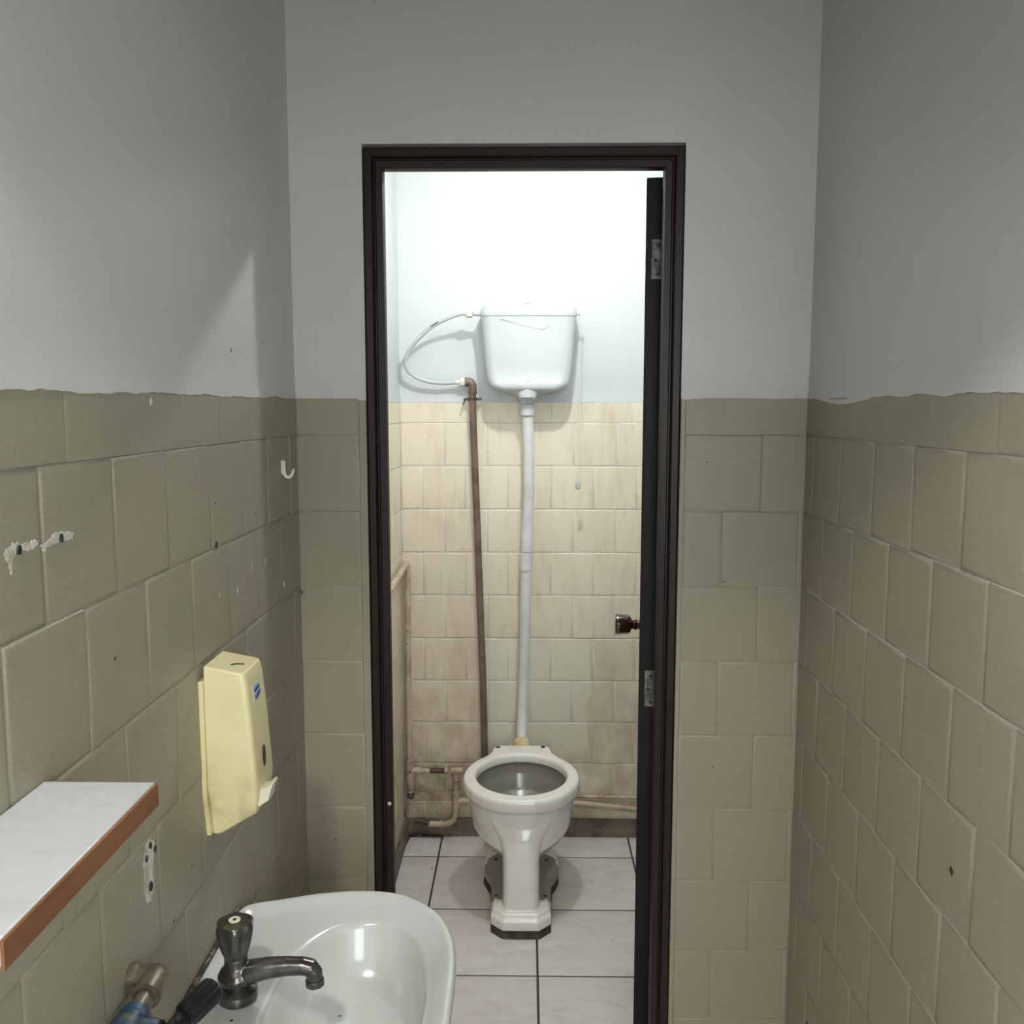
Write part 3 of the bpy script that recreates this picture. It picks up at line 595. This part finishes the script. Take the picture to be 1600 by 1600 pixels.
mb = MB(); mb.add([(XL-.0005, 1.2525, 1.205), (XL-.0005, 1.346, 1.205), (XL-.0005, 1.346, 1.04), (XL-.0005, 1.333, .972), (XL-.0005, 1.264, .972), (XL-.0005, 1.2525, 1.04),
     (XL+.006, 1.2525, 1.205), (XL+.006, 1.346, 1.205), (XL+.006, 1.346, 1.04), (XL+.006, 1.333, .972), (XL+.006, 1.264, .972), (XL+.006, 1.2525, 1.04)],
     [(0, 1, 2, 3, 4, 5), (11, 10, 9, 8, 7, 6)]+[(i, (i+1) % 6, (i+1) % 6+6, i+6) for i in range(6)]); mb.build('back_plate', M['cream'], sd, bevel=.0008)
mb = MB(); mb.rings([[Vector((x, Yc, zc_)) for x, zc_ in ((-.392, 1.038), (-.378, 1.040), (-.3685, 1.047), (-.3670, 1.044), (-.3705, 1.034), (-.3730, 1.022), (-.387, 1.013), (-.395, 1.015))] for Yc in (1.272, 1.302)]); lo = mb.build('push_lever', M['lever'], sd, bevel=.001)
fx = lambda z: -.3835-(z-1.045)*(.3895-.3835)/.09 if z < 1.135 else -.3895-(z-1.135)*(.0055/.065)
def slab(y0, y1, z0, z1, t):
    m_ = MB(); m_.add([(fx(z0)-.0005, y0, z0), (fx(z0)-.0005, y1, z0), (fx(z1)-.0005, y1, z1), (fx(z1)-.0005, y0, z1), (fx(z0)+t, y0, z0), (fx(z0)+t, y1, z0), (fx(z1)+t, y1, z1), (fx(z1)+t, y0, z1)],
          [(0, 3, 2, 1), (4, 5, 6, 7), (0, 1, 5, 4), (1, 2, 6, 5), (2, 3, 7, 6), (3, 0, 4, 7)]); return m_
m_ = MB(); zc_ = 1.078
m_.rings([[Vector((fx(zc_)-.0005+.0014*k, 1.2990+.0068*math.cos(2*math.pi*i/20), zc_+(.0195 if False else .0180)*math.sin(2*math.pi*i/20))) for i in range(20)] for k in (0, 1)]); m_.build('level_window', M['slot'], sd)
st = slab(1.281, 1.313, 1.166, 1.190, .0006).build('sticker', M['sticker'], sd); st['label'] = 'small pale sticker with blue script'
m_ = MB()
for k, (ya, za) in enumerate(((1.285, 1.181), (1.287, 1.171))):
    m_.tube([(fx(za)+.0010, ya+.0022*i, za+.0035*math.sin(i*1.9+k)+.0004*i) for i in range(11)], .0008, 6, smooth=3)
m_.build('sticker_script', M['ink'], st)
mb = MB(); mb.tube([(-.425, 1.285, 1.2205), (-.419, 1.293, 1.2195), (-.410, 1.298, 1.2178)], .0012, 6, smooth=3); mb.build('scratch_mark', M['dark'], cv)
# ---------------------------------------------------------------- shelf
sh = thing('wall_shelf', 'white topped shelf with brown wooden front edge on the left wall', 'shelf', (XL, .70, 1.21))
mb = MB(); mb.box((XL, .578, 1.2125), (-.3545, .8385, 1.2335)); mb.build('shelf_board', M['lam'], sh, bevel=.0012)
mb = MB(); mb.box((-.3548, .577, 1.2100), (-.3520, .8387, 1.2322)); mb.box((XL+.001, .8386, 1.2100), (-.3520, .8400, 1.2322)); o = mb.build('edge_strip', M['wood'], sh, bevel=.0006); o['label'] = 'brown wooden edge strip'
# ---------------------------------------------------------------- hook
hk = thing('wall_hook', 'small white plastic hook stuck on the left tiled wall near the corner', 'hook', (XL, 1.735, 1.47))
mb = MB(); mb.box((XL-.0005, 1.722, 1.4635), (XL+.003, 1.738, 1.491)); mb.build('hook_plate', M['hook'], hk, bevel=.002)
mb = MB(); mb.tube([(XL+.0035, 1.730, 1.488), (XL+.0035, 1.730, 1.470), (XL+.006, 1.730, 1.461), (XL+.013, 1.730, 1.458), (XL+.019, 1.730, 1.464), (XL+.022, 1.730, 1.474)], [.003, .0034, .0034, .0032, .0028, .002], 10, smooth=4); mb.build('hook_arm', M['hook'], hk)
# ---------------------------------------------------------------- chips, plugs and dirt on the walls (parts of the wall)
def chip(pts, seed, name='paint_chip', mat='chip', th=.0004, f=fL, parent=w_left, sub=6):
    q = []
    for i in range(len(pts)):
        a = Vector(pts[i]); b = Vector(pts[(i+1) % len(pts)])
        for k in range(sub):
            p = a.lerp(b, k/sub); q.append((p.x+.003*noise.noise(Vector((p.x*300, p.y*300, seed))), p.y+.003*noise.noise(Vector((p.x*300, p.y*300, seed+7)))))
    mb = MB(); mb.rings([[f(u, v, .0015) for u, v in q], [f(u, v, .002+th) for u, v in q]]); return mb.build(name, M[mat], parent, smooth=0)
def plug(u, v, r=.003, f=fL, parent=w_left, el=1.5):
    mb = MB(); mb.rings([[f(u+r*math.cos(2*math.pi*i/14), v+r*el*math.sin(2*math.pi*i/14), .002+h) for i in range(14)] for h in (0, .0022)])
    return mb.build('wall_plug', M['plug'], parent)
chip([(.795, 1.462), (.812, 1.468), (.826, 1.466), (.840, 1.464), (.852, 1.466), (.852, 1.460), (.838, 1.457), (.826, 1.459), (.812, 1.458), (.806, 1.440), (.801, 1.452)], 1)
chip([(.858, 1.458), (.872, 1.462), (.884, 1.466), (.900, 1.467), (.912, 1.466), (.922, 1.462), (.920, 1.457), (.905, 1.457), (.890, 1.457), (.872, 1.456), (.862, 1.452)], 2)
plug(.819, 1.461); plug(.895, 1.461); plug(1.346, 1.386, .0035); plug(1.3405, 1.3855, .001)
chip([(1.336, 1.384), (1.340, 1.389), (1.352, 1.391), (1.368, 1.384), (1.362, 1.378), (1.342, 1.378)], 4, mat='tile')
chip([(1.048, 1.040), (1.056, 1.060), (1.068, 1.064), (1.080, 1.056), (1.084, 1.046), (1.078, 1.036), (1.073, 1.018), (1.075, .996), (1.064, .984), (1.052, .990), (1.046, 1.005), (1.050, 1.022)], 3)
for u, v in ((1.055, 1.044), (1.068, 1.0545), (1.081, 1.044)): plug(u, v, .0028)
plug(1.064, 1.004, .0042)
for k, (u, v) in enumerate(((1.44, 1.298), (1.352, 1.312), (1.518, 1.325), (1.60, 1.32), (1.13, 1.60), (1.72, 1.255), (.925, .83))):
    chip([(u, v), (u+.004, v+.003), (u+.005, v-.006), (u+.001, v-.008)], 20+k, sub=2)
for k, (u, v) in enumerate(((1.0, 1.31), (1.08, 1.13), (1.2, .96), (1.13, .92), (1.35, 1.45), (1.45, 1.68), (1.55, 1.41))):
    chip([(u, v), (u+.0025, v+.001), (u+.002, v-.0035), (u, v-.003)], 40+k, mat='dark', sub=2, th=.0006)
for k, (u, v) in enumerate(((.40, 1.695), (.433, 1.69), (.372, 1.73), (.35, 1.94), (.50, 2.31))):
    chip([(u, v), (u+.003, v+.002), (u+.0025, v-.003)], 60+k, mat='clip', sub=2, th=-.005+TP+.0002, f=lambda a, b, d: (a, YM+TP+.0015-d+.0005, b), parent=w_mid)
for k, (u, v) in enumerate(((.40, 1.238), (.388, .845), (.36, 1.48), (-.405, .68), (-.41, .72))):
    chip([(u, v), (u+.006, v+.001), (u+.005, v-.002), (u+.001, v-.002)], 70+k, mat='clip', sub=2, th=.0005, f=fM, parent=w_mid)
mb = MB(); mb.tube([(XL+.002, 1.838, 1.213), (XL+.005, 1.840, 1.216)], .004, 8); mb.build('wall_plug', M['clip'], w_left)
chip([(1.15, .985), (1.158, .990), (1.16, .982), (1.153, .978)], 90, mat='dark', f=fR, parent=w_right)
# pipe end by the corner of the right wall
chip([(1.70, .372), (1.708, .378), (1.714, .371), (1.706, .364)], 91, mat='dark', f=fR, parent=w_right)
chip([(3.262, .070), (3.23, .09), (3.25, .11), (3.266, .12)], 92, mat='mould', f=fW, parent=w_wl)

# ---------------------------------------------------------------- ceiling lamps (outside the frame, where the light comes from)
def ceiling_lamp(loc, label):
    t = thing('ceiling_lamp', label, 'lamp', (loc[0], loc[1], CE))
    mb = MB(); mb.lathe([(.05, 0), (.05, -.012), (.03, -.02)], (loc[0], loc[1], CE), seg=32); mb.build('ceiling_rose', M['plastic'], t)
    mb = MB(); mb.lathe([(.018, 0), (.018, -.012), (.014, -.014)], (loc[0], loc[1], CE-.018), seg=24); mb.build('lamp_holder', M['plastic'], t)
    mb = MB(); mb.lathe([(.012, 0), (.022, -.008), (.027, -.018), (.027, -.026), (.020, -.040), (.008, -.046)], (loc[0], loc[1], CE-.030), seg=24); mb.build('bulb', M['glow'], t)
ceiling_lamp(WC_LAMP, 'bare bulb fitting on the toilet room ceiling')
ceiling_lamp(HALL_LAMP, 'bare bulb fitting on the hall ceiling behind the doorway')
